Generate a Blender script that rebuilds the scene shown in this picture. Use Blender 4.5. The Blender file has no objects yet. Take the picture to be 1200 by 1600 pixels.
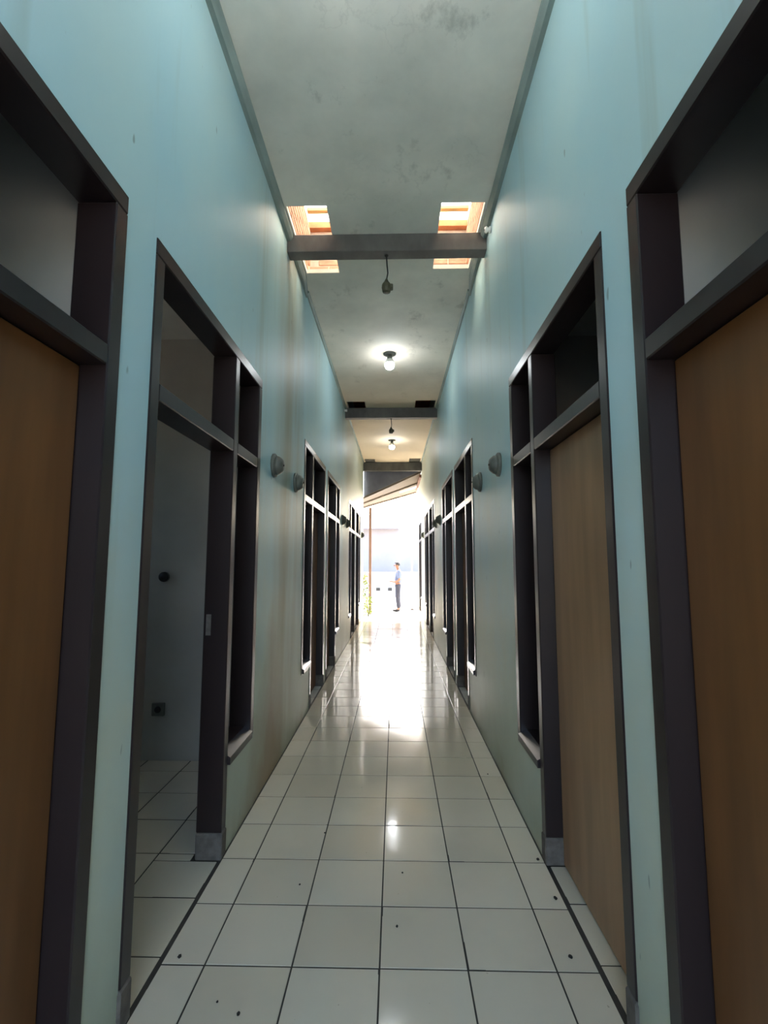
import bpy, bmesh, math, random
from mathutils import Vector, Matrix
random.seed(7)
C = bpy.context.scene.collection
scene = bpy.context.scene

# ------------------------------------------------------------------ camera
CAM_H = 1.3745; F_PX = 759.4; YAW = 0.02277; PITCH = 0.10195; ROLL = 0.0007
cam_d = bpy.data.cameras.new('camera'); cam = bpy.data.objects.new('camera', cam_d); C.objects.link(cam)
cam_d.sensor_fit = 'VERTICAL'; cam_d.sensor_height = 36.0; cam_d.lens = F_PX / 1600 * 36.0
cam_d.clip_start = 0.05; cam_d.clip_end = 300
fw = Vector((-math.sin(YAW) * math.cos(PITCH), math.cos(YAW) * math.cos(PITCH), math.sin(PITCH)))
rt = Vector((math.cos(YAW), math.sin(YAW), 0)); up = rt.cross(fw)
rt2 = rt * math.cos(ROLL) + up * math.sin(ROLL); up2 = rt2.cross(fw)
cam.matrix_world = Matrix(((rt2.x, up2.x, -fw.x, 0), (rt2.y, up2.y, -fw.y, 0), (rt2.z, up2.z, -fw.z, CAM_H), (0, 0, 0, 1)))
scene.camera = cam

# ------------------------------------------------------------------ sky, sun, exposure
SUN_DIR = Vector((-0.10, -0.74, -0.67)).normalized()      # direction the sunlight travels
world = bpy.data.worlds.new('world'); scene.world = world; world.use_nodes = True
wn = world.node_tree; bg = wn.nodes['Background']
sky = wn.nodes.new('ShaderNodeTexSky'); sky.sky_type = 'NISHITA'; sky.sun_disc = False
sky.sun_elevation = math.radians(42); sky.sun_rotation = math.radians(8); sky.dust_density = 4.0; sky.air_density = 1.0
wn.links.new(sky.outputs[0], bg.inputs[0]); bg.inputs[1].default_value = 0.42
sun_d = bpy.data.lights.new('sun', 'SUN'); sun_d.energy = 3.0; sun_d.angle = 0.01; sun_d.color = (1.0, 0.95, 0.86)
sun = bpy.data.objects.new('sun', sun_d); C.objects.link(sun)
sun.rotation_euler = SUN_DIR.to_track_quat('-Z', 'Y').to_euler(); sun.location = (4, 30, 25)
vs = scene.view_settings
vs.view_transform = 'Standard'; vs.look = 'None'; vs.gamma = 1.0; vs.use_curve_mapping = False; vs.exposure = 2.42
BULB_STRENGTH = 15.5
BULB_STRENGTH_FAR = 24.0      # the two weaker bulbs down the corridor

# ------------------------------------------------------------------ dimensions (metres)
WL, WR = -0.813, 0.692            # corridor faces of the two walls
WT = 0.13                         # wall thickness
Z_TOP, Z_TR, Z_SILL = 2.48, 1.985, 0.46
Y_BACK, Y_END_L, Y_END_R, Y_FLOOR_END = -1.5, 12.4, 14.4, 11.5
ROOM_W = 2.7
Z_ROOF = 4.47
def ceil_z(y): return 3.812 + 0.009 * y
X_MID = -0.062

# ------------------------------------------------------------------ materials
def S(r, g, b):
    f = lambda c: (c / 255 / 12.92) if c / 255 <= 0.04045 else ((c / 255 + 0.055) / 1.055) ** 2.4
    return (f(r), f(g), f(b), 1.0)
class Mat:
    def __init__(s, name, rough=0.6, spec=0.5):
        s.m = bpy.data.materials.new(name); s.m.use_nodes = True
        s.t = s.m.node_tree; s.b = s.t.nodes['Principled BSDF']
        s.b.inputs['Roughness'].default_value = rough
        s.b.inputs['Specular IOR Level'].default_value = spec
        s._pos = None
    def n(s, typ, **kw):
        nd = s.t.nodes.new(typ)
        for k, v in kw.items(): setattr(nd, k, v)
        return nd
    def l(s, a, b): s.t.links.new(a, b)
    def pos(s):
        if s._pos is None: s._pos = s.n('ShaderNodeNewGeometry').outputs['Position']
        return s._pos
    def xyz(s):
        x = s.n('ShaderNodeSeparateXYZ'); s.l(s.pos(), x.inputs[0]); return x.outputs
    def scaled(s, sc):
        mp = s.n('ShaderNodeMapping'); mp.inputs['Scale'].default_value = sc; s.l(s.pos(), mp.inputs[0]); return mp.outputs[0]
    def noise(s, scale=5, sc=(1, 1, 1), detail=4, rough=0.55):
        nz = s.n('ShaderNodeTexNoise'); nz.inputs['Scale'].default_value = scale
        nz.inputs['Detail'].default_value = detail; nz.inputs['Roughness'].default_value = rough
        s.l(s.scaled(sc), nz.inputs['Vector']); return nz.outputs['Fac']
    def ramp(s, fac, a, b, va=0.0, vb=1.0):
        r = s.n('ShaderNodeMapRange'); r.inputs[1].default_value = a; r.inputs[2].default_value = b
        r.inputs[3].default_value = va; r.inputs[4].default_value = vb; s.l(fac, r.inputs[0]); return r.outputs[0]
    def math(s, op, a, b):
        m = s.n('ShaderNodeMath', operation=op)
        for i, v in enumerate((a, b)):
            if isinstance(v, (int, float)): m.inputs[i].default_value = v
            else: s.l(v, m.inputs[i])
        return m.outputs[0]
    def mix(s, fac, a, b):
        m = s.n('ShaderNodeMix', data_type='RGBA')
        for i, v in ((0, fac), (6, a), (7, b)):
            if isinstance(v, (int, float, tuple)): m.inputs[i].default_value = v
            else: s.l(v, m.inputs[i])
        return m.outputs[2]
    def color(s, v):
        if isinstance(v, tuple): s.b.inputs['Base Color'].default_value = v
        else: s.l(v, s.b.inputs['Base Color'])
    def bump(s, h, strength=0.2, dist=0.01):
        b = s.n('ShaderNodeBump'); b.inputs['Strength'].default_value = strength; b.inputs['Distance'].default_value = dist
        s.l(h, b.inputs['Height']); s.l(b.outputs[0], s.b.inputs['Normal'])

def plain(name, col, rough=0.6, var=0.12, scale=8, sc=(1, 1, 1), spec=0.5, bump=0.0, metal=0.0):
    m = Mat(name, rough, spec)
    dark = tuple(c * (1 - 2 * var) for c in col[:3]) + (1,)
    nz = m.noise(scale, sc)
    m.color(m.mix(m.ramp(nz, 0.35, 0.7), dark, col))
    if bump: m.bump(nz, bump)
    m.b.inputs['Metallic'].default_value = metal
    return m.m

M = {}
def wall_paint():
    m = Mat('aqua_wall_paint', 0.5, 0.4)
    base = S(168, 205, 214); faded = S(184, 211, 211); grime = S(140, 146, 122); rust = S(134, 116, 70)
    big = m.ramp(m.noise(1.1, (1, 1, 0.6), 5), 0.35, 0.7)
    c = m.mix(big, base, faded)
    # vertical water runs
    runs = m.ramp(m.noise(3.2, (1, 1.6, 0.12), 4, 0.6), 0.56, 0.75)
    c = m.mix(m.math('MULTIPLY', runs, 0.35), c, grime)
    X, Y, Z = m.xyz()
    # the stretch beyond the middle beam wears a paler, yellower coat; rubbed greyer below shoulder height
    far = m.ramp(m.math('ADD', Y, m.math('MULTIPLY', m.noise(1.5, (1, 1, 1), 3), 1.2)), 7.9, 9.0)
    c = m.mix(m.math('MULTIPLY', far, 0.9), c, S(178, 182, 166))
    rub = m.ramp(m.math('ADD', Z, m.math('MULTIPLY', m.noise(1.6, (1, 1, 0.7), 5, 0.6), 2.2)), 3.0, 1.7)
    c = m.mix(m.math('MULTIPLY', rub, 0.9), c, S(196, 201, 180))
    # leak stain below the left ceiling opening
    d = m.math('ABSOLUTE', m.math('SUBTRACT', Y, 3.72), 0)
    band = m.ramp(d, 0.55, 0.1)
    left = m.ramp(X, -0.5, -0.7)
    st = m.math('MULTIPLY', m.math('MULTIPLY', band, left), m.ramp(m.noise(2.2, (1, 1.3, 0.16), 5, 0.6), 0.30, 0.58))
    c = m.mix(m.math('MULTIPLY', st, 0.72), c, rust)
    # splash dirt along the floor
    low = m.ramp(m.math('ADD', Z, m.math('MULTIPLY', m.noise(2.2, (1, 1.4, 0.8), 5), 0.75)), 1.05, 0.3)
    c = m.mix(m.math('MULTIPLY', low, 0.6), c, grime)
    low2 = m.math('MULTIPLY', m.ramp(m.math('ADD', Z, m.math('MULTIPLY', m.noise(4.0, (1, 1.2, 1), 5), 0.5)), 0.45, 0.2), m.ramp(m.noise(1.3, (1, 1, .2)), 0.45, 0.6))
    c = m.mix(m.math('MULTIPLY', low2, 0.6), c, rust)
    d2 = m.math('ADD', m.math('ABSOLUTE', m.math('SUBTRACT', Y, 3.25), 0), m.math('MULTIPLY', Z, 0.55))
    st2 = m.math('MULTIPLY', m.math('MULTIPLY', m.ramp(m.math('ADD', d2, m.math('MULTIPLY', m.noise(3.0, (1, 1, 1), 5), 0.6)), 0.95, 0.45), left), 0.7)
    c = m.mix(st2, c, S(140, 104, 66))
    # chips and scuffs
    sp = m.ramp(m.noise(26, (1, 1, 0.35), 1), 0.765, 0.80)
    c = m.mix(m.math('MULTIPLY', sp, 0.5), c, S(70, 80, 74))
    m.color(c); m.bump(m.noise(9, (1, 1, 1), 6), 0.12, 0.012)
    return m.m
M['wall'] = wall_paint()
def ceiling_mat():
    m = Mat('grey_ceiling_plaster', 0.75, 0.3)
    c = m.mix(m.ramp(m.noise(1.4, (1, 1, 1), 6, 0.6), 0.35, 0.68), S(234, 231, 220), S(206, 205, 195))
    bl = m.ramp(m.noise(3.0, (1.3, 0.9, 1), 6, 0.7), 0.58, 0.74)
    c = m.mix(m.math('MULTIPLY', bl, 0.5), c, S(104, 104, 92))
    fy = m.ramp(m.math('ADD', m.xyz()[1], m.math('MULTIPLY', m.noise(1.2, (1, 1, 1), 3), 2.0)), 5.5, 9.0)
    c = m.mix(m.math('MULTIPLY', fy, 0.8), c, S(206, 188, 160))  # warm daylight bounce towards the exit, tinted into the plaster colour
    vein = m.ramp(m.math('ABSOLUTE', m.math('SUBTRACT', m.noise(2.1, (1, 1, 1), 7, 0.6), 0.5), 0), 0.012, 0.0)
    vein = m.math('MULTIPLY', vein, m.ramp(m.noise(1.7, (1, 1, 1), 2), 0.55, 0.66))
    c = m.mix(m.math('MULTIPLY', vein, 0.1), c, S(74, 72, 64))
    m.color(c); m.bump(m.noise(5, (1, 1, 1), 6), 0.12, 0.01)
    return m.m
M['ceiling'] = ceiling_mat()
def tile_mat():
    m = Mat('white_glazed_tile', 0.07, 0.6)
    oi = m.n('ShaderNodeObjectInfo').outputs['Random']
    c = m.mix(m.ramp(oi, 0, 1), S(198, 188, 166), S(208, 199, 178))
    c = m.mix(m.math('MULTIPLY', m.ramp(m.noise(2.3, (1, 1, 1), 5), 0.5, 0.75), 0.4), c, S(182, 178, 160))
    sp = m.ramp(m.noise(60, (1, 1, 1), 1), 0.79, 0.82)
    c = m.mix(m.math('MULTIPLY', sp, 0.5), c, S(110, 104, 88))
    m.color(c)
    m.l(m.ramp(m.noise(3, (1, 1, 1), 4), 0.3, 0.75, 0.07, 0.15), m.b.inputs['Roughness'])
    m.bump(m.noise(7, (1, 1, 1), 2), 0.05, 0.01)
    return m.m
M['tile'] = tile_mat()
M['grout'] = plain('dark_grout', S(52, 48, 40), 0.85, 0.2, 12)
M['frame'] = plain('dark_brown_gloss_paint', S(40, 31, 31), 0.3, 0.12, 9, (1, 1, 0.2), 0.42, 0.05)
M['door'] = plain('brown_plywood', S(122, 80, 45), 0.42, 0.16, 3.2, (3, 3, 0.35), 0.4)
M['door_lit'] = plain('lit_plywood', S(172, 132, 96), 0.36, 0.16, 3.0, (3, 3, 0.35), 0.4)  # same brown plywood, lightened to carry the light falling on this door
M['concrete'] = plain('bare_concrete', S(108, 100, 92), 0.85, 0.2, 22, (1, 1, 1), 0.3, 0.3)
M['beam'] = plain('grey_painted_beam', S(104, 103, 100), 0.6, 0.22, 3, (2, 1, 1))
M['batten'] = plain('grey_green_batten', S(150, 166, 160), 0.6, 0.2, 4, (1, 0.5, 1))
M['room'] = plain('room_white_paint', S(172, 168, 158), 0.7, 0.08, 2)
M['room_ceiling'] = plain('room_ceiling_board', S(214, 212, 204), 0.8, 0.08, 2)
M['fitting'] = plain('grey_plastic', S(98, 100, 92), 0.5, 0.12, 20)
M['black'] = plain('black_plastic', S(16, 15, 15), 0.5, 0.1, 20)
M['dark_metal'] = plain('dark_metal', S(58, 56, 52), 0.4, 0.15, 20, metal=0.3)
M['steel'] = plain('steel_plate', S(150, 146, 140), 0.35, 0.15, 30, metal=0.8)
M['wire'] = plain('wire', S(44, 42, 38), 0.6, 0.1, 20)
M['socket'] = plain('old_lamp_socket', S(84, 84, 62), 0.55, 0.25, 30)
M['porcelain'] = plain('white_porcelain', S(238, 238, 232), 0.25, 0.04, 10)
M['brick'] = plain('red_brick', S(192, 146, 122), 0.85, 0.2, 12, (1, 1, 2), 0.3, 0.3)
M['mortar'] = plain('mortar', S(200, 182, 168), 0.9, 0.15, 14)
M['clay'] = plain('clay_roof_tile', S(186, 112, 70), 0.8, 0.2, 8)
M['raw_wood'] = plain('raw_wood', S(196, 160, 104), 0.7, 0.15, 6, (0.4, 3, 3))
M['ground'] = plain('pale_yard_concrete', S(214, 203, 184), 0.85, 0.1, 2.0)
M['roof_sheet'] = plain('beige_roof_sheet', S(116, 104, 90), 0.6, 0.12, 2)
M['slate'] = plain('slate_blue_board', S(104, 108, 124), 0.6, 0.12, 4)
M['fascia'] = plain('brown_fascia', S(120, 78, 56), 0.6, 0.15, 6)
M['post'] = plain('brown_post', S(112, 84, 66), 0.7, 0.15, 8, (2, 2, .4))
M['clear_sheet'] = plain('pale_translucent_sheet', S(236, 236, 230), 0.3, 0.02, 4)
_m = M['clear_sheet'].node_tree.nodes['Principled BSDF']; _m.inputs['Transmission Weight'].default_value = 0.7
M['far_wall'] = plain('far_white_plaster', S(226, 222, 214), 0.8, 0.06, 1)
M['far_house'] = plain('far_house_plaster', S(148, 144, 146), 0.8, 0.06, 1)
M['far_roof'] = plain('far_grey_roof', S(150, 146, 158), 0.8, 0.1, 2)
M['far_brick'] = plain('far_red_wall', S(214, 176, 160), 0.85, 0.1, 4)
M['leaf'] = plain('yellow_green_leaf', S(140, 160, 62), 0.5, 0.25, 14)
M['stem'] = plain('plant_stem', S(110, 96, 62), 0.8, 0.15, 14)
M['skin'] = plain('skin', S(132, 90, 68), 0.6, 0.05, 10)
M['hair'] = plain('dark_hair', S(38, 32, 30), 0.6, 0.1, 30)
M['shirt'] = plain('pale_blue_shirt', S(92, 104, 132), 0.8, 0.06, 12)
M['trousers'] = plain('slate_trousers', S(48, 51, 66), 0.8, 0.1, 12)
M['shoe'] = plain('dark_shoe', S(36, 34, 36), 0.5, 0.1, 20)
M['dirt'] = plain('dark_dirt', S(40, 36, 30), 0.9, 0.2, 40)
M['pane'] = plain('far_window_pane', S(90, 96, 104), 0.2, 0.05, 3)
bm_ = Mat('lit_bulb_glass', 0.3); bm_.b.inputs['Emission Color'].default_value = (0.93, 0.97, 1.0, 1)
bm_.b.inputs['Emission Strength'].default_value = BULB_STRENGTH; bm_.color((0.9, 0.9, 0.9, 1)); M['bulb'] = bm_.m
M['bulb_far'] = bm_.m.copy(); M['bulb_far'].node_tree.nodes['Principled BSDF'].inputs['Emission Strength'].default_value = BULB_STRENGTH_FAR

# ------------------------------------------------------------------ mesh helpers
def link(name, me, mat=None, parent=None):
    o = bpy.data.objects.new(name, me); C.objects.link(o)
    if mat is not None and not me.materials: me.materials.append(mat)
    if parent is not None: o.parent = parent
    return o
def tag(o, label=None, cat=None, group=None, kind=None):
    if label: o['label'] = label
    if cat: o['category'] = cat
    if group: o['group'] = group
    if kind: o['kind'] = kind
    return o
def empty(name, loc=(0, 0, 0), rz=0.0):
    o = bpy.data.objects.new(name, None); C.objects.link(o); o.location = loc; o.rotation_euler = (0, 0, rz)
    o.empty_display_size = 0.1
    return o
def add_box(bm, a, b, bev=0.0, mi=0):
    x0, y0, z0 = [min(p, q) for p, q in zip(a, b)]; x1, y1, z1 = [max(p, q) for p, q in zip(a, b)]
    vs_ = [bm.verts.new(p) for p in ((x0, y0, z0), (x1, y0, z0), (x1, y1, z0), (x0, y1, z0), (x0, y0, z1), (x1, y0, z1), (x1, y1, z1), (x0, y1, z1))]
    fs = [bm.faces.new([vs_[i] for i in f]) for f in ((3, 2, 1, 0), (4, 5, 6, 7), (0, 1, 5, 4), (1, 2, 6, 5), (2, 3, 7, 6), (3, 0, 4, 7))]
    for f in fs: f.material_index = mi
    if bev:
        es = list({e for f in fs for e in f.edges})
        bmesh.ops.bevel(bm, geom=es, offset=bev, segments=1, affect='EDGES')
    return fs
def done(bm, name):
    me = bpy.data.meshes.new(name); bmesh.ops.recalc_face_normals(bm, faces=bm.faces); bm.to_mesh(me); bm.free(); return me
def box(name, a, b, mat, parent=None, bev=0.0):
    bm = bmesh.new(); add_box(bm, a, b, bev); return link(name, done(bm, name), mat, parent)
def smooth(o):
    for p in o.data.polygons: p.use_smooth = True
    return o
def add_lathe(bm, prof, axis='Z', seg=16, org=(0, 0, 0)):
    rings = []
    for r, h in prof:
        ring = []
        for k in range(seg):
            a = 2 * math.pi * k / seg; u, v = r * math.cos(a), r * math.sin(a)
            p = (u, v, h) if axis == 'Z' else ((h, u, v) if axis == 'X' else (u, h, v))
            ring.append(bm.verts.new(Vector(p) + Vector(org)))
        rings.append(ring)
    for i in range(len(rings) - 1):
        for k in range(seg):
            bm.faces.new((rings[i][k], rings[i][(k + 1) % seg], rings[i + 1][(k + 1) % seg], rings[i + 1][k]))
    bm.faces.new(rings[0][::-1]); bm.faces.new(rings[-1])
def lathe(name, prof, mat, parent=None, axis='Z', seg=16, org=(0, 0, 0), sm=True):
    bm = bmesh.new(); add_lathe(bm, prof, axis, seg, org); o = link(name, done(bm, name), mat, parent)
    return smooth(o) if sm else o
def add_tube(bm, pts, rad, seg=8):
    pts = [Vector(p) for p in pts]; rings = []
    for i, p in enumerate(pts):
        d = (pts[min(i + 1, len(pts) - 1)] - pts[max(i - 1, 0)]).normalized()
        ref = Vector((1, 0, 0)) if abs(d.x) < 0.8 else Vector((0, 1, 0))
        u = d.cross(ref).normalized(); v = d.cross(u)
        r = rad[i] if isinstance(rad, (list, tuple)) else rad
        rings.append([bm.verts.new(p + u * r * math.cos(2 * math.pi * k / seg) + v * r * math.sin(2 * math.pi * k / seg)) for k in range(seg)])
    for i in range(len(rings) - 1):
        for k in range(seg): bm.faces.new((rings[i][k], rings[i][(k + 1) % seg], rings[i + 1][(k + 1) % seg], rings[i + 1][k]))
    bm.faces.new(rings[0][::-1]); bm.faces.new(rings[-1])
def tube(name, pts, rad, mat, parent=None, seg=8):
    bm = bmesh.new(); add_tube(bm, pts, rad, seg); return smooth(link(name, done(bm, name), mat, parent))
def grid_solid(name, us, vs_, solid, place, mat, w0, w1):
    """2-D cell grid extruded from w0 to w1, faces only on the outside. place(u, v, w) -> xyz"""
    bm = bmesh.new(); cache = {}
    us = sorted(set(round(u, 4) for u in us)); vs_ = sorted(set(round(v, 4) for v in vs_))
    def V(i, j, w):
        k = (i, j, w)
        if k not in cache: cache[k] = bm.verts.new(place(us[i], vs_[j], (w0, w1)[w]))
        return cache[k]
    nu, nv = len(us) - 1, len(vs_) - 1
    sol = [[solid((us[i] + us[i + 1]) / 2, (vs_[j] + vs_[j + 1]) / 2) for j in range(nv)] for i in range(nu)]
    g = lambda i, j: 0 <= i < nu and 0 <= j < nv and sol[i][j]
    for i in range(nu):
        for j in range(nv):
            if not sol[i][j]: continue
            for w in (0, 1): bm.faces.new((V(i, j, w), V(i + 1, j, w), V(i + 1, j + 1, w), V(i, j + 1, w)))
            for (di, dj, a, b) in ((-1, 0, (i, j), (i, j + 1)), (1, 0, (i + 1, j), (i + 1, j + 1)), (0, -1, (i, j), (i + 1, j)), (0, 1, (i, j + 1), (i + 1, j + 1))):
                if not g(i + di, j + dj): bm.faces.new((V(*a, 0), V(*b, 0), V(*b, 1), V(*a, 1)))
    return link(name, done(bm, name), mat)

# ------------------------------------------------------------------ layout of the door-and-window units
UNIT = 1.32; JAMB = 0.06; DOOR_W = 0.775; WIN_W = UNIT - 3 * JAMB - DOOR_W
#         y start, door first?
LEFT_UNITS = [(0.04, False), (1.54, True), (4.28, False), (5.78, True), (8.50, False), (10.00, True)]
RIGHT_UNITS = LEFT_UNITS + [(12.72, False)]
def door_span(y0, door_first):      # (mullion start, mullion end, window start, window end, door start, door end)
    if door_first:
        d0 = y0 + JAMB; d1 = d0 + DOOR_W; return d1, d1 + JAMB, d1 + JAMB, y0 + UNIT - JAMB, d0, d1
    w0 = y0 + JAMB; w1 = w0 + WIN_W; return w1, w1 + JAMB, w0, w1, w1 + JAMB, y0 + UNIT - JAMB

def make_wall(name, xface, sgn, units, yend, label):
    ys = [Y_BACK, yend, 12.45]; zs = [-0.02, Z_ROOF, Z_SILL - JAMB, Z_TOP]
    holes = []
    for y0, df in units:
        m0, m1, w0, w1, d0, d1 = door_span(y0, df)
        if df: holes += [(y0, m1, -1, Z_TOP), (m1, y0 + UNIT, Z_SILL - JAMB, Z_TOP)]
        else: holes += [(m0, y0 + UNIT, -1, Z_TOP), (y0, m0, Z_SILL - JAMB, Z_TOP)]
        ys += [y0, y0 + UNIT, m0, m1]
    # subdivide so the surface shades evenly
    y = Y_BACK
    while y < yend: ys.append(y); y += 1.2
    ys = [q for q in ys if q <= yend]
    solid = lambda u, v: not any(a < u < b and c < v < d for a, b, c, d in holes) and not (u > 12.45 and v > 3.75)
    zs.append(3.75)
    o = grid_solid(name, ys, zs, solid, lambda u, v, w: (w, u, v), M['wall'], xface, xface + sgn * WT)
    tag(o, label, 'wall', kind='structure')
    return o
wall_left = make_wall('wall_left', WL, -1, LEFT_UNITS, Y_END_L, 'stained aqua painted wall along the left of the corridor')
wall_right = make_wall('wall_right', WR, 1, RIGHT_UNITS, Y_END_R, 'aqua painted wall along the right of the corridor')
wb = grid_solid('wall_back', [WL - WT, WL + .04, WR - .04, WR + WT], [-0.02, 3.4, Z_ROOF], lambda u, v: not (WL + .04 < u < WR - .04 and v < 3.4), lambda u, v, w: (u, w, v), M['wall'], Y_BACK - 0.12, Y_BACK)  # unseen opening, added behind the camera as daylight fill
tag(wb, 'aqua wall behind the camera with a large opening added to let in fill daylight', 'wall', kind='structure')

# ------------------------------------------------------------------ floor and its tiles
T = 0.3; GAP = 0.006; X0 = -0.055
floor = tag(box('floor', (WL - WT - ROOM_W - .15, Y_BACK - .12, -0.25), (WR + WT + ROOM_W + .15, Y_FLOOR_END, -0.0022), M['grout']),
            'glossy white tiled corridor floor with dark joints', 'floor', kind='structure')
tile_cache = {}
def tile_mesh(sx, sy):
    k = (round(sx, 3), round(sy, 3))
    if k not in tile_cache:
        bm = bmesh.new(); add_box(bm, (-sx / 2, -sy / 2, -0.009), (sx / 2, sy / 2, 0.0))
        es = [e for e in bm.edges if all(v.co.z > -0.001 for v in e.verts)]
        bmesh.ops.bevel(bm, geom=es, offset=0.0018, segments=2, affect='EDGES')
        me = done(bm, 'tile'); me.materials.append(M['tile']); tile_cache[k] = me
    return tile_cache[k]
def lay(x0, x1, y0, y1, parent, z=0.0):
    o = link('tile', tile_mesh(x1 - x0 - GAP, y1 - y0 - GAP), None, parent)
    o.location = ((x0 + x1) / 2, (y0 + y1) / 2, z)
    o.rotation_euler = (random.gauss(0, 0.0014), random.gauss(0, 0.0014), 0)
    return o
XS = [WL + 0.005] + [X0 + T * i for i in range(-2, 3)] + [WR - 0.005]
row = -0.3
while row < Y_FLOOR_END - 0.05:
    r1 = min(row + T, Y_FLOOR_END)
    for a, b in zip(XS[:-1], XS[1:]): lay(a, b, row, r1, floor)
    row += T
bm = bmesh.new(); row = -0.6
while row > Y_BACK:
    for a, b in zip(XS[:-1], XS[1:]): add_box(bm, (a + .002, max(row, Y_BACK) + .002, -0.009), (b - .002, row + T - .002, 0))
    row -= T
tag(link('floor_tiling', done(bm, 'floor_tiling'), M['tile'], floor), kind='stuff')
# floors of the rooms: tiles are laid where the photo looks in
bm = bmesh.new(); add_box(bm, (WL - WT - ROOM_W, 1.5, -0.0058), (WL - 0.006, 3.5, -0.0019))
room_floor = tag(link('floor_room_1', done(bm, 'floor_room'), M['grout']), 'white tiled floor inside the open room on the left', 'floor', kind='structure')
ry = 1.53
rows_ = [1.53 + T * i for i in range(-1, 8)]
for i in range(11):
    xa, xb = WL - 0.007 - T * (i + 1), WL - 0.007 - T * i
    for a, b in zip(rows_[:-1], rows_[1:]):
        aa, bb = (max(a, 1.52), min(b, 3.5)) if i else (max(a, 1.60), b)
        if i == 0 and a > 2.0:
            if aa < 2.375: lay(xa, xb, aa, min(bb, 2.375), room_floor)
            b2 = min(b, 3.5); a2 = max(a, 2.375)
            lay(xa, WL - WT - 0.004, a2, b2, room_floor); continue
        if bb - aa > 0.04: lay(xa, xb, aa, bb, room_floor)
bm = bmesh.new(); add_box(bm, (WR + 0.006, 1.5, -0.0058), (WR + WT + ROOM_W, 3.5, -0.0019))
room_floor_r = tag(link('floor_room_2', done(bm, 'floor_room'), M['grout']), 'white tiled threshold under the brown door on the right', 'floor', kind='structure')
for a, b in zip(rows_[:-1], rows_[1:]):
    aa, bb = max(a, 1.60), min(b, 2.375)
    if bb - aa > 0.04: lay(WR + 0.008, WR + 0.308, aa, bb, room_floor_r)
def tiled_mat():
    m = Mat('white_room_tiles', 0.12, 0.5)
    br = m.n('ShaderNodeTexBrick'); br.offset = 0; br.squash = 1
    br.inputs['Scale'].default_value = 1.0; br.inputs['Brick Width'].default_value = 0.3; br.inputs['Row Height'].default_value = 0.3
    br.inputs['Mortar Size'].default_value = 0.003; br.inputs['Color1'].default_value = S(212, 211, 203); br.inputs['Color2'].default_value = S(206, 205, 198)
    br.inputs['Mortar'].default_value = S(80, 76, 66); m.l(m.pos(), br.inputs['Vector']); m.color(br.outputs[0]); return m.m
M['room_tiles'] = tiled_mat()

# ------------------------------------------------------------------ rooms behind the walls
ZR = 3.05
PART = [-0.6, 1.45, 3.56, 5.69, 7.80, 9.91, 12.10, 14.30]
nroom = 2
for side, face, sg, last in (('left', WL, -1, 12.10), ('right', WR, 1, 14.30)):
    xi = face + sg * WT; xo = face + sg * (WT + ROOM_W)
    parts = [p for p in PART if p <= last + .01]
    for k, p in enumerate(parts):
        t = 0.06
        pe = p if p < 12.3 else 14.34
        tag(box('wall_partition', (xi, p - t, -0.005), (xo, p + t, Z_ROOF if k in (0, len(parts) - 1) else ZR), M['room']),
            'white partition wall between rooms on the %s, number %d from the near end' % (side, k + 1), 'wall', kind='structure')
    fill_vents = [(2.3, 2.78)] if side == 'left' else []  # unseen opening, added to brighten the open left room
    tag(grid_solid('wall_outer_' + side, [parts[0] - .06, parts[-1] + .06] + [q for v in fill_vents for q in v], [-0.2, 1.9, 2.6, Z_ROOF],
                   lambda u, v: not (1.9 < v < 2.6 and any(a < u < b for a, b in fill_vents)), lambda u, v, w: (w, u, v), M['room'], xo, xo + sg * 0.13),
        'outer white wall of the rooms on the ' + side, 'wall', kind='structure')
    tag(box('ceiling_rooms_' + side, (xi, parts[0] + .06, ZR), (xo, parts[-1] - .06, ZR + 0.05), M['room_ceiling']),
        'flat ceiling over the rooms on the ' + side, 'ceiling', kind='structure')
    for k in range(len(parts) - 1):
        if k == 1: continue
        nroom += 1
        a, b = parts[k] + .06, parts[k + 1] - .06
        tag(box('floor_room_%d' % nroom, (face + sg * 0.008, a, -0.0058 if a < 11 else -0.25), (xo, b, -0.001), M['room_tiles']),
            'white tiled floor of room %d on the %s' % (k + 1, side), 'floor', kind='structure')
    if side == 'right':
        pass

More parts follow.
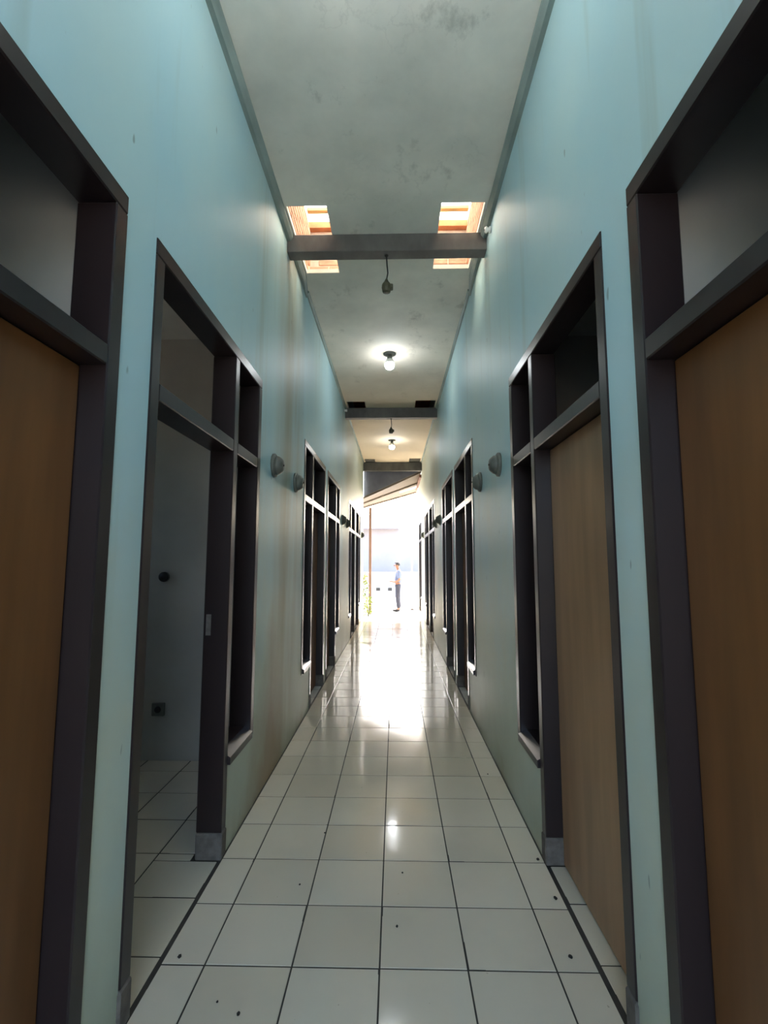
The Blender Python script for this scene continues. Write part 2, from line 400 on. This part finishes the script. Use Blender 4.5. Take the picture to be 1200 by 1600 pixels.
# ------------------------------------------------------------------ door-and-window units
ORD_L = ['nearest the camera', 'second from the camera, its doorway standing open', 'third from the camera', 'fourth from the camera', 'fifth from the camera', 'last before the yard']
ORD_R = ['nearest the camera', 'second from the camera, brown door shut', 'third from the camera', 'fourth from the camera', 'fifth from the camera', 'sixth from the camera', 'last at the yard']
ndoor = 0
def unit(face, sg, y0, df, side, order, is_open=False, leaf_mat='door'):
    """sg: +1 right wall, -1 left wall; frame stands in the wall thickness"""
    global ndoor
    ndoor += 1
    root = empty('door_%d' % ndoor, (face, y0, 0))
    tag(root, 'dark brown door and side window frame in the %s wall, %s' % (side, order), 'door', 'door and window frames along the corridor', 'structure')
    m0, m1, w0, w1, d0, d1 = [v - y0 for v in door_span(y0, df)]
    xa, xb = -sg * 0.005, sg * 0.115
    F = M['frame']; bv = 0.004
    foot = 0.12
    outer_door, outer_win = ((0, JAMB), (UNIT - JAMB, UNIT)) if df else ((UNIT - JAMB, UNIT), (0, JAMB))
    def post(a, b, z0): return box('post', (xa, a, z0), (xb, b, Z_TOP - JAMB), F, root, bv)
    for a, b in (outer_door, (m0, m1)):
        post(a, b, foot)
        box('footing', (xa - sg * 0.004, a - 0.004, 0.0005), (xb, b + 0.004, foot), M['concrete'], root, 0.006)
    post(outer_win[0], outer_win[1], Z_SILL - JAMB)
    box('head_rail', (xa, 0, Z_TOP - JAMB), (xb, UNIT, Z_TOP), F, root, bv)
    box('transom_rail', (xa, d0, Z_TR - JAMB), (xb, d1, Z_TR), F, root, bv)
    box('transom_rail', (xa, w0, Z_TR - JAMB), (xb, w1, Z_TR), F, root, bv)
    # sloping window sill
    bm = bmesh.new()
    pr = [(xa - sg * 0.012, Z_SILL - JAMB), (xb, Z_SILL - JAMB), (xb, Z_SILL), (sg * 0.03, Z_SILL), (xa - sg * 0.012, Z_SILL - 0.025)]
    A = [bm.verts.new((x, w0, z)) for x, z in pr]; B = [bm.verts.new((x, w1, z)) for x, z in pr]
    bm.faces.new(A); bm.faces.new(B[::-1])
    for i in range(5): bm.faces.new((A[i], A[(i + 1) % 5], B[(i + 1) % 5], B[i]))
    link('window_sill', done(bm, 'window_sill'), F, root)
    # door leaf, in the inner rebate
    zt = Z_TR - JAMB
    if is_open:
        leaf = box('door_leaf', (xb + sg * 0.004, d0 - 0.036, 0.008), (xb + sg * (0.004 + DOOR_W), d0 - 0.002, zt - .004), M['door'], root, 0.003)
        hx, hy = xb + sg * (DOOR_W - .06), d0 - .036
    else:
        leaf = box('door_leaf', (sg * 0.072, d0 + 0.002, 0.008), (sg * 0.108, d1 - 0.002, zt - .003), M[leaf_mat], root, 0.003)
    # latch plate on the mullion
    ly = m0 if df else m1; s = -1 if df else 1
    box('latch_plate', (sg * 0.078, ly + s * 0.0005, 1.02), (sg * 0.102, ly + s * 0.0025, 1.12), M['steel'], root)
    return root
for i, (y0, df) in enumerate(LEFT_UNITS): unit(WL, -1, y0, df, 'left', ORD_L[i], i == 1)
for i, (y0, df) in enumerate(RIGHT_UNITS): unit(WR, 1, y0, df, 'right', ORD_R[i], False, 'door_lit' if i == 1 else 'door')

# ------------------------------------------------------------------ ceiling with its open corners, beams, cornice battens
BEAMS = [(3.44, 3.55), (7.74, 7.85), (12.30, 12.44)]
HOLES = [(-0.755, -0.475, 3.14, 3.94), (0.325, 0.625, 3.13, 3.90),
         (-0.755, -0.475, 7.42, 7.90), (0.325, 0.640, 7.38, 7.90), (-0.755, -0.50, 11.9, 12.44), (0.36, 0.640, 11.85, 12.44)]
xs = [WL, WR] + [v for h in HOLES for v in h[:2]] + [-0.3, 0.0, 0.2]
ys = [Y_BACK, 12.44] + [v for h in HOLES for v in h[2:]] + [Y_BACK + .8 * i for i in range(1, 19)]
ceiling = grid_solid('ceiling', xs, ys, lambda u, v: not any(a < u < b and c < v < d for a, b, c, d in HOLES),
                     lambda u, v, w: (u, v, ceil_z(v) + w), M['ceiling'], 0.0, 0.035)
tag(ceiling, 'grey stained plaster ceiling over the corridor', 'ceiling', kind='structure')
bl = ['grey beam crossing the corridor under the two bright ceiling openings', 'dark grey beam crossing the middle of the corridor ceiling', 'dark beam across the far end of the corridor ceiling']
for i, (a, b) in enumerate(BEAMS):
    zb = (3.705, 3.715, 3.70)[i]
    tag(box('trim_beam_%d' % (i + 1), (WL, a, zb), (WR, b, ceil_z(a) + (0.0 if i == 0 else 0.0)), M['beam'] if i == 0 else M['beam'], None, 0.004), bl[i], 'beam', kind='structure')
def batten(n, face, sg, y0, y1, w, h, drop, tail, label):
    bm = bmesh.new()
    pr = [(0.0, 0.0), (w, 0.0), (w, -h * 0.45), (w * 0.55, -h), (0, -h)]
    ring = []
    for y in (y0, y1 - tail, y1):
        k = 1.0 if y < y1 - 1e-6 or tail == 0 else 0.35
        ring.append([bm.verts.new((face - sg * (x * k), y, ceil_z(y) - drop + z * (1.0 if k == 1 else 1.3))) for x, z in pr])
        if tail == 0 and len(ring) == 2: break
    for r0, r1 in zip(ring[:-1], ring[1:]):
        for i in range(5): bm.faces.new((r0[i], r0[(i + 1) % 5], r1[(i + 1) % 5], r1[i]))
    bm.faces.new(ring[0]); bm.faces.new(ring[-1][::-1])
    return tag(link('trim_%d' % n, done(bm, 'trim'), M['batten'], None), label, 'trim', kind='structure')
nt = 0
for face, sg, sd in ((WL, -1, 'left'), (WR, 1, 'right')):
    for (a, b, w, h, dr, tl, nm) in ((Y_BACK, 4.22, .045, .05, 0.0, .22, 'near'), (4.22, 7.74, .026, .03, 0.0, 0, 'middle'), (7.85, 12.30, .026, .03, 0.0, 0, 'far')):
        nt += 1
        batten(nt, face, sg, a, b, w, h, dr, tl, 'grey green cornice batten along the %s ceiling edge, %s stretch' % (sd, nm))

# ------------------------------------------------------------------ attic above the openings, roof
def brick_wall(name, x0, x1, y, z0, z1, thick, label):
    base = box(name, (x0, y, z0), (x1, y + thick, z1), M['mortar'])
    tag(base, label, 'wall', kind='structure')
    bmx = bmesh.new(); add_box(bmx, (-0.095, -0.02, -0.024), (0.095, 0.02, 0.024), 0.003); me = done(bmx, 'brick'); me.materials.append(M['brick'])
    r = 0; z = z0 + 0.03
    while z < z1 - 0.02:
        x = x0 + (0.0 if r % 2 else 0.1)
        while x + 0.19 <= x1 + 0.02:
            o = link('brick', me, None, base); o.location = (x + 0.1, y + 0.012 + random.uniform(-.004, .004), z)
            x += 0.202
        z += 0.06; r += 1
    return base
brick_wall('wall_attic', WL, WR, 4.28, ceil_z(4.28) + .036, Z_ROOF - .002, 0.1, 'red brick wall seen above the ceiling through the openings')
tag(box('wall_attic_near', (WL, 2.80, ceil_z(2.8) + .036), (WR, 2.88, Z_ROOF - .002), M['mortar']), 'brick gable in the attic nearer than the openings', 'wall', kind='structure')
for face, sg, sd in ((WL, 1, 'left'), (WR, -1, 'right')):
    base = tag(box('wall_attic_' + sd, (face, 2.885, ceil_z(4.3) + .036), (face + sg * 0.02, 4.275, Z_ROOF - .003), M['mortar']), 'bare brick above the ceiling on the %s side' % sd, 'wall', kind='structure')
    bmx = bmesh.new(); add_box(bmx, (-0.012, -0.095, -0.024), (0.012, 0.095, 0.024), 0.003); me = done(bmx, 'brick'); me.materials.append(M['brick'])
    z = ceil_z(4.3) + .07; r = 0
    while z < Z_ROOF - 0.03:
        y = 2.90 + (0.1 if r % 2 else 0)
        while y + 0.19 < 4.28:
            o = link('brick', me, None, base); o.location = (face + sg * 0.026, y + 0.095, z); y += 0.202
        z += 0.06; r += 1
# roof slab with an unroofed strip over the corridor
GAPY = (3.20, 4.22)  # near part of the strip lies out of view, added for more daylight
roof = grid_solid('roof', [-3.8, WL, WR, 3.8], [Y_BACK - .2, GAPY[0], GAPY[1], 12.46],
                  lambda u, v: not (WL < u < WR and GAPY[0] < v < GAPY[1]), lambda u, v, w: (u, v, w), M['clay'], Z_ROOF, Z_ROOF + 0.06)
tm = Mat('milky_skylight_sheet'); tl = tm.n('ShaderNodeBsdfTranslucent'); tl.inputs[0].default_value = S(250, 246, 234)
tm.l(tl.outputs[0], tm.t.nodes['Material Output'].inputs[0]); M['milky'] = tm.m
for k in range(5):
    x0 = WL - .02 + k * (WR - WL) / 5
    o = box('skylight_pane', (x0, GAPY[0] - .02, Z_ROOF + 0.062 + .007 * (k % 2)), (x0 + (WR - WL) / 5 + .04, GAPY[1] + .02, Z_ROOF + 0.067 + .007 * (k % 2)), M['milky'], roof)
tag(roof, 'clay roof with a milky skylight strip, extended out of view, that lets more daylight into the attic', 'roof', kind='structure')
tag(box('wall_gable_far', (WL - .0, 12.32, 3.95), (WR + .0, 12.44, Z_ROOF), M['far_wall']), 'plaster gable above the far beam', 'wall', kind='structure')
for k, y in enumerate((3.40, 3.68, 3.95)):
    tag(box('roof_batten', (WL + .045, y, Z_ROOF - 0.035), (WR - .045, y + (0.045 if k < 3 else 0.025), Z_ROOF - 0.008), M['raw_wood']),
        'raw wooden roof batten above the ceiling openings, %s the camera' % ('nearest to', 'second from', 'farthest from')[k], 'batten', 'roof battens above the openings')

# ------------------------------------------------------------------ lamps, pendants, wall fittings
def ceiling_lamp(y, label, x=X_MID, s=1.0, glass='bulb_far'):
    z = ceil_z(y)
    r = tag(empty('ceiling_lamp', (x, y, z)), label, 'lamp', 'lit bulbs along the ceiling')
    lathe('base_plate', [(0.075 * s, -0.0), (0.075 * s, -0.012), (0.05 * s, -0.022)][::-1], M['fitting'], r, seg=20)
    lathe('socket', [(0.028, -0.062), (0.03, -0.05), (0.026, -0.018)], M['fitting'], r)
    if glass == 'bulb':
        lathe('bulb', [(0.006, -0.185), (0.03, -0.181), (0.048, -0.168), (0.056, -0.145), (0.056, -0.105), (0.046, -0.08), (0.03, -0.064)], M[glass], r, seg=16)
    else:       # LED bulb: only the dome glows, the collar is white plastic
        lathe('bulb', [(0.006, -0.195), (0.03, -0.191), (0.048, -0.178), (0.056, -0.155), (0.056, -0.125)], M[glass], r, seg=16)
        lathe('bulb_collar', [(0.055, -0.1245), (0.052, -0.105), (0.044, -0.08), (0.03, -0.064)], M['porcelain'], r, seg=16)
    return r
ceiling_lamp(1.40, 'lit white bulb on the ceiling just above the camera', glass='bulb')
ceiling_lamp(5.62, 'larger lit white bulb on a round base, nearer of the two glowing ceiling lamps')
ceiling_lamp(9.95, 'smaller lit white bulb, farther of the two glowing ceiling lamps')
def pendant(y, zb, length, label):
    r = tag(empty('pendant_socket', (X_MID + .0, y, zb)), label, 'lamp socket', 'empty sockets hanging from the beams')
    tube('wire', [(0, 0, 0.0), (0.004, 0, -length * .4), (0.01, 0.0, -length * .7), (0.0, 0, -length)], 0.005, M['wire'], r)
    lathe('hook_plate', [(0.012, -0.008), (0.016, 0)], M['wire'], r)
    lathe('socket_body', [(0.012, -length - .1), (0.030, -length - .095), (0.036, -length - .06), (0.034, -length - .035), (0.016, -length - .01), (0.008, -length + .01)], M['socket'], r, seg=10, sm=False)
    o = box('terminal_block', (0.012, -0.02, -length - .075), (0.05, 0.02, -length - .035), M['socket'], r, 0.006); 
    return r
pendant(3.50, 3.705, 0.20, 'empty lamp socket hanging on a wire from the near beam')
pendant(7.80, 3.715, 0.15, 'small empty lamp socket hanging from the middle beam')
def wall_fitting(face, sg, y, z, label):
    r = tag(empty('wall_fitting', (face, y, z)), label, 'wall fitting', 'round grey fittings on the corridor walls')
    s = -sg
    lathe('base_plate', [(0.080, 0.0), (0.080, s * 0.014), (0.068, s * 0.022)], M['fitting'], r, 'X', 20)
    lathe('cover', [(0.066, s * 0.02), (0.060, s * 0.04), (0.046, s * 0.058), (0.036, s * 0.066), (0.01, s * 0.068)], M['fitting'], r, 'X', 16)
    lathe('screw', [(0.008, s * 0.067), (0.006, s * 0.073)], M['dark_metal'], r, 'X', 8)
    return r
for face, sg, sd in ((WL, -1, 'left'), (WR, 1, 'right')):
    for k, (y, nm) in enumerate(((3.19, 'nearest'), (3.90, 'second nearest'), (7.45, 'third'), (8.15, 'fourth'), (11.75, 'farthest'))):
        wall_fitting(face, sg, y, 2.015, 'round grey fitting on the %s wall at door height, %s to the camera' % (sd, nm) if k < 2 else 'round grey fitting on the %s wall, %s along the corridor' % (sd, nm))
# white knobs standing in for bright light spots by the ceiling corners
def knob(x, y, z, sg, label):
    r = tag(empty('spot_knob', (x, y, z)), label, 'bright spot knob', 'white knobs standing in for bright spots')
    lathe('spot_knob_body', [(0.02, 0), (0.024, -sg * 0.012), (0.014, -sg * 0.022), (0.024, -sg * 0.034), (0.016, -sg * 0.046)], M['porcelain'], r, 'X', 12)
    lathe('screw', [(0.006, -sg * 0.045), (0.005, -sg * 0.05)], M['dark_metal'], r, 'X', 8)
knob(WR, 3.28, 3.745, 1, 'small white knob standing in for a daylight gap on the right wall beside the bright ceiling opening')
knob(WL, 7.62, 3.80, -1, 'small white knob standing in for a bright spot on the left wall beside the middle beam')

# things on the wall of the open room
yp = 3.50
r = tag(empty('wall_socket_box', (-1.66, yp, 0.345)), 'dark plug socket low on the wall inside the open left room', 'socket')
box('plate', (-0.045, -0.02, -0.045), (0.045, 0, 0.045), M['fitting'], r, 0.005); lathe('plug_hole', [(0.022, -0.024), (0.024, -0.018)], M['black'], r, 'Y', 12)
r = tag(empty('pipe_stub', (-1.66, yp, 1.265)), 'round black pipe end on the wall inside the open left room', 'pipe')
lathe('pipe_ring', [(0.034, -0.03), (0.036, -0.02), (0.036, 0)], M['black'], r, 'Y', 16)
lathe('pipe_cap', [(0.024, -0.034), (0.026, -0.029)], M['black'], r, 'Y', 16)

# crumbs of dirt on the floor
CRUMBS = [(-0.755, 1.83, .011, 'dark crumb of dirt beside the left floor joint, near the open doorway'),
          (-0.48, 1.62, .010, 'dark crumb of dirt low on the left, nearest the bottom of the picture'),
          (0.655, 2.16, .013, 'dark crumb of dirt in the right floor joint before the brown door'),
          (0.61, 1.86, .012, 'upright dark crumb of dirt on the right edge tiles, nearest of those'),
          (0.66, 2.42, .012, 'dark crumb of dirt at the foot of the right wall by the footing'),
          (-0.41, 2.22, .007, 'small dark speck on the tiles left of the middle joint'),
          (0.03, 2.31, .007, 'small dark speck just right of the middle joint, farther of two'),
          (0.005, 1.99, .008, 'small dark speck just right of the middle joint, nearer of two'),
          (-0.36, 2.62, .007, 'faint dark speck on the left tiles, farther up the corridor'),
          (0.60, 3.33, .008, 'small dark crumb by the right wall, farthest up the corridor'),
          (-.56, 1.66, .006, 'tiny faint speck at the lower left of the corridor tiles')]
for (x, y, s, lb) in CRUMBS:
    bm = bmesh.new(); s *= 0.72; bmesh.ops.create_icosphere(bm, subdivisions=2, radius=s)
    for v in bm.verts: v.co = Vector((v.co.x * random.uniform(.6, 1.0), v.co.y * random.uniform(.8, 1.2), max(v.co.z, -s * .5) * 0.5 + s * .25 * random.random()))
    zmin = min(v.co.z for v in bm.verts)
    o = link('dirt_crumb', done(bm, 'dirt_crumb'), M['dirt']); o.location = (x, y, -zmin + 0.0003)
    tag(o, lb, 'dirt', 'crumbs on the tiles')

# ------------------------------------------------------------------ the yard beyond
GZ = -0.20
ground = box('ground', (-40, Y_FLOOR_END, GZ - 0.3), (40, 90, GZ), M['ground']); tag(ground, 'pale sunlit concrete yard beyond the corridor', 'ground', kind='structure')
for x0, x1 in ((-40, WL - WT - ROOM_W - .15), (WR + WT + ROOM_W + .15, 40)):
    tag(box('ground_side', (x0, -10, GZ - 0.3), (x1, Y_FLOOR_END, GZ), M['ground']), 'pale ground beside the building, %s' % ('left' if x0 < 0 else 'right'), 'ground', kind='structure')
tag(box('ground_back', (-40, -30, GZ - 0.3), (40, -10, GZ), M['ground']), 'pale ground far behind the camera', 'ground', kind='structure')
tag(box('ground_rear_opening', (WL - WT - ROOM_W - .15, -10, GZ - 0.3), (WR + WT + ROOM_W + .15, Y_BACK - .12, GZ), M['ground']), 'pale ground outside the added rear opening', 'ground', kind='structure')
# lean-to roof, low on the left
lr = tag(empty('lean_to_roof', (0, 12.5, 0)), 'beige sloping lean-to roof over the far end, low on the left', 'roof')
def az(x, y=12.5):                             # height across and along
    t = (x - WL) / (WR - WL)
    return 3.04 + (x - WL) * 0.455 + (y - 12.5) / 2.5 * (0.07 * (1 - t) - 0.18 * t)
def slab(name, x0, x1, y0, y1, t, mat, dz=0.0, parent=lr):
    bm = bmesh.new(); q = []
    for z in (0, t):
        for (x, y) in ((x0, y0), (x1, y0), (x1, y1), (x0, y1)): q.append(bm.verts.new((x, y - 12.5, az(x, y) + dz + z)))
    for f in ((3, 2, 1, 0), (4, 5, 6, 7), (0, 1, 5, 4), (1, 2, 6, 5), (2, 3, 7, 6), (3, 0, 4, 7)): bm.faces.new([q[i] for i in f])
    return link(name, done(bm, name), mat, parent)
for k in range(4): slab('roofing_sheet', -1.25, WR - .01, 12.48 + k * .64, 12.48 + (k + 1) * .64 - .004 - (.24 if k == 2 else 0), 0.012, M['roof_sheet'], 0.004 * (k % 2))
slab('translucent_sheet', 0.15, WR - .015, 14.17, 14.395, 0.012, M['clear_sheet'], 0.002)
slab('roofing_sheet', -1.25, 0.145, 14.17, 14.395, 0.012, M['roof_sheet'], 0.001)
for y in (12.52, 13.7, 14.98): slab('rafter', -1.25, WR - .01, y, y + .04, 0.035, M['roof_sheet'], -0.036)
box('wall_plate', (WR - .06, 0.0, 3.55), (WR - .005, 2.5, 3.63), M['fascia'], lr)
for y in (14.86,):
    box('post', (-0.80, y - 12.5, GZ), (-0.72, y - 12.5 + .08, az(-.8, 14.86) - .075), M['post'], lr, 0.006)
bm = bmesh.new()
tri = [(WL, az(WL) + .015), (WR, az(WR) + .015), (WR, 3.95), (WL, 3.95)]
A = [bm.verts.new((x, 0.02, z)) for x, z in tri]; B = [bm.verts.new((x, -0.03, z)) for x, z in tri]
bm.faces.new(A); bm.faces.new(B[::-1])
for i in range(4): bm.faces.new((A[i], A[(i + 1) % 4], B[(i + 1) % 4], B[i]))
tag(link('gable_board', done(bm, 'gable_board'), M['slate'], lr), 'slate blue gable board')

# shrub by the left corner
def shrub(name, loc, h, rad, n, label):
    r = tag(empty(name, loc), label, 'plant')
    for k in range(4):
        a = random.uniform(0, 6.28); tube('stem', [(0, 0, 0), (rad * .3 * math.cos(a), rad * .3 * math.sin(a), h * .5), (rad * .55 * math.cos(a), rad * .55 * math.sin(a), h * .85)], [.012, .009, .005], M['stem'], r, 6)
    bm = bmesh.new()
    for k in range(n):
        t = random.random(); a = random.uniform(0, 6.28); q = rad * math.sqrt(random.random()) * (0.55 + 0.45 * math.sin(t * 3.1))
        p = Vector((q * math.cos(a), q * math.sin(a), h * (0.08 + .92 * t)))
        d = Vector((random.gauss(0, 1), random.gauss(0, 1), random.gauss(0, .6))).normalized(); L = random.uniform(.05, .09)
        s = d.cross(Vector((random.random(), random.random(), 1))).normalized() * L * .28
        v = [bm.verts.new(x) for x in (p, p + d * L * .5 + s + Vector((0, 0, .008)), p + d * L, p + d * L * .5 - s + Vector((0, 0, .008)))]
        bm.faces.new(v)
    me = bpy.data.meshes.new('foliage'); bm.to_mesh(me); bm.free()
    tag(link('foliage', me, M['leaf'], r), kind='stuff')
    return r
shrub('shrub', (-0.93, 13.6, GZ), 1.25, 0.22, 700, 'yellow green shrub at the left corner of the corridor exit')
shrub('shrub', (-0.78, 14.35, GZ), 0.55, 0.16, 260, 'small low green plant at the foot of the brown post')
# thin reddish pole on the right
r = tag(empty('yard_pole', (0.56, 16.2, GZ)), 'thin reddish brown pole standing in the yard on the right', 'pole')
lathe('shaft', [(0.022, 0), (0.022, 1.6), (0.018, 2.3)], M['far_brick'], r); lathe('foot', [(0.06, 0), (0.06, 0.03), (0.024, 0.05)], M['concrete'], r)
# low wall with red coping and two dark vents
r = tag(empty('garden_wall', (0.2, 23.0, GZ)), 'low white yard wall with a reddish upper band', 'wall')
box('wall_base', (-3.2, 0, 0), (3.0, 0.18, 0.62), M['far_wall'], r)
box('wall_base', (-3.2, .02, 0.62), (3.0, .16, 1.04), M['far_brick'], r); box('coping', (-3.25, -.03, 1.04), (3.05, .21, 1.09), M['far_wall'], r, 0.01)
for x in (-1.0, -.44): box('vent', (x - .1, -.012, 0.22), (x + .1, -.001, 0.37), M['dark_metal'], r)
# far house with grey roof
r = tag(empty('far_house', (-1.0, 26, GZ)), 'far white house with a pale grey roof beyond the yard', 'building')
box('wall', (-7, 0, 0), (7.5, 5, 3.35), M['far_house'], r)
bm = bmesh.new(); P = [(-7.6, -.7, 3.3), (1.2, -.7, 3.3), (1.2, 5.6, 3.3), (-7.6, 5.6, 3.3), (-6, 2.5, 4.3), (0.0, 2.5, 4.3)]
V = [bm.verts.new(p) for p in P]
for f in ((0, 1, 5, 4), (1, 2, 5), (2, 3, 4, 5), (3, 0, 4), (3, 2, 1, 0)): bm.faces.new([V[i] for i in f])
link('roof', done(bm, 'roof'), M['far_roof'], r)
for x in (-5.6, -3.4, 5.2):
    w = box('window', (x - .5, -.04, 1.0), (x + .5, 0, 2.2), M['far_roof'], r); o = box('pane', (x - .42, -.05, 1.08), (x + .42, -.041, 2.12), M['pane'], w)

# ------------------------------------------------------------------ the person in the yard (faces left)
def skin_mesh(name, verts, edges, radii, root, mat, parent, sub=2):
    me = bpy.data.meshes.new(name); me.from_pydata(verts, edges, [])
    o = bpy.data.objects.new(name, me); C.objects.link(o)
    sk = o.modifiers.new('skin', 'SKIN'); sk.use_smooth_shade = True
    for i, rr in enumerate(radii):
        d = me.skin_vertices[0].data[i]; d.radius = (rr, rr) if not isinstance(rr, tuple) else rr; d.use_root = (i == root)
    ss = o.modifiers.new('sub', 'SUBSURF'); ss.levels = sub; ss.render_levels = sub
    bpy.context.view_layer.update()
    dg = bpy.context.evaluated_depsgraph_get(); m2 = bpy.data.meshes.new_from_object(o.evaluated_get(dg))
    bpy.data.objects.remove(o); m2.name = name; m2.materials.clear()
    return link(name, m2, mat, parent)
px, py = 0.09, 15.75
person = tag(empty('person', (px, py, GZ)), 'person in pale blue shirt and dark trousers standing sideways in the bright yard', 'person')
# local frame: facing -x; y is across the body
bv = [(0, 0, .82), (0, 0, .95), (.015, 0, 1.10), (.02, 0, 1.24), (.0, 0, 1.32), (-.015, 0, 1.38), (-.03, 0, 1.46), (-.03, 0, 1.53)]
be = [(i, i + 1) for i in range(7)]; br_ = [.10, .095, .105, .11, .05, .045, .078, .06]
def chain(start, pts, rads):
    k = start
    for p, rr in zip(pts, rads):
        bv.append(p); br_.append(rr); be.append((k, len(bv) - 1)); k = len(bv) - 1
    return k
for s in (-1, 1):
    lean = 0.0 if s < 0 else 0.03
    chain(0, [(0.0, s * .085, .78), (-.02 + lean, s * .09, .45), (.02 + lean, s * .095, .09), (-.05 + lean, s * .1, .045), (-.13 + lean, s * .1, .035)], [.082, .055, .04, .04, .03])
    k = chain(3, [(.02, s * .17, 1.24), (.055, s * .20, 1.0), (-.10, s * .16, .93), (-.17, s * .11, .945), (-.21, s * .085, .95)], [.055, .042, .033, .026, .026])
    for j, (dy, L) in enumerate(((-.028, .05), (-.010, .06), (.010, .056), (.027, .045))):
        chain(k, [(-.235, s * .085 + dy, .955), (-.235 - L * .6, s * .085 + dy * .9, .94), (-.235 - L * .7, s * .085 + dy * .8, .915)], [.010, .009, .008])
    chain(k, [(-.205, s * .05, .97), (-.235, s * .03, .975)], [.011, .009])
body = skin_mesh('body', bv, be, br_, 0, M['skin'], person)
# face details
def blob(name, c, r, mat, parent, seg=12):
    bm = bmesh.new(); bmesh.ops.create_uvsphere(bm, u_segments=seg, v_segments=8, radius=1)
    for v in bm.verts: v.co = Vector((v.co.x * r[0] + c[0], v.co.y * r[1] + c[1], v.co.z * r[2] + c[2]))
    return smooth(link(name, done(bm, name), mat, parent))
HZ = 1.465
blob('nose', (-.115, 0, HZ - .01), (.022, .014, .022), M['skin'], person); blob('mouth', (-.105, 0, HZ - .05), (.010, .022, .007), M['fascia'], person)
for s in (-1, 1):
    blob('ear', (-.02, s * .078, HZ - .005), (.018, .010, .03), M['skin'], person); blob('eye', (-.103, s * .03, HZ + .018), (.006, .010, .006), M['black'], person)
# hair cap: upper back of the head
bm = bmesh.new(); bmesh.ops.create_uvsphere(bm, u_segments=18, v_segments=12, radius=1)
bmesh.ops.delete(bm, geom=[v for v in bm.verts if v.co.z < -.45 or (v.co.z < .35 and v.co.x < -.35)], context='VERTS')
for v in bm.verts: v.co = Vector((v.co.x * .098 - .022, v.co.y * .087, v.co.z * .098 + HZ + .012))
sol = link('hair', done(bm, 'hair'), M['hair'], person); smooth(sol); q = sol.modifiers.new('s', 'SOLIDIFY'); q.thickness = .008
# shirt and trousers
sv = [(0, 0, .83), (0, 0, .95), (.015, 0, 1.10), (.02, 0, 1.24), (.005, 0, 1.31)]; se = [(0, 1), (1, 2), (2, 3), (3, 4)]; sr = [.122, .118, .125, .124, .062]
for s in (-1, 1):
    b0 = len(sv); sv += [(.02, s * .165, 1.24), (.035, s * .185, 1.12), (.05, s * .197, 1.03)]; sr += [.072, .062, .06]; se += [(3, b0), (b0, b0 + 1), (b0 + 1, b0 + 2)]
skin_mesh('shirt', sv, se, sr, 0, M['shirt'], person)
tv = [(0, 0, .90), (0, 0, .82)]; te = [(0, 1)]; tr = [.116, .118]
for s in (-1, 1):
    lean = 0.0 if s < 0 else 0.03
    b0 = len(tv); tv += [(0, s * .085, .77), (-.018 + lean, s * .09, .45), (.018 + lean, s * .095, .09)]; tr += [.095, .072, .06]; te += [(1, b0), (b0, b0 + 1), (b0 + 1, b0 + 2)]
skin_mesh('trousers', tv, te, tr, 0, M['trousers'], person)
for s in (-1, 1):
    lean = 0.0 if s < 0 else 0.03
    blob('shoe', (-.06 + lean, s * .1, .042), (.125, .05, .042), M['shoe'], person)
# what the person holds
r = tag(empty('held_folder', (px - .30, py, GZ + 1.006)), 'small dark object held at the waist by the standing person', 'folder')
box('cover', (-.07, -.12, -.012), (.07, .12, .012), M['post'], r, 0.004); box('pages', (-.066, -.115, .0125), (.066, .115, .018), M['far_wall'], r)
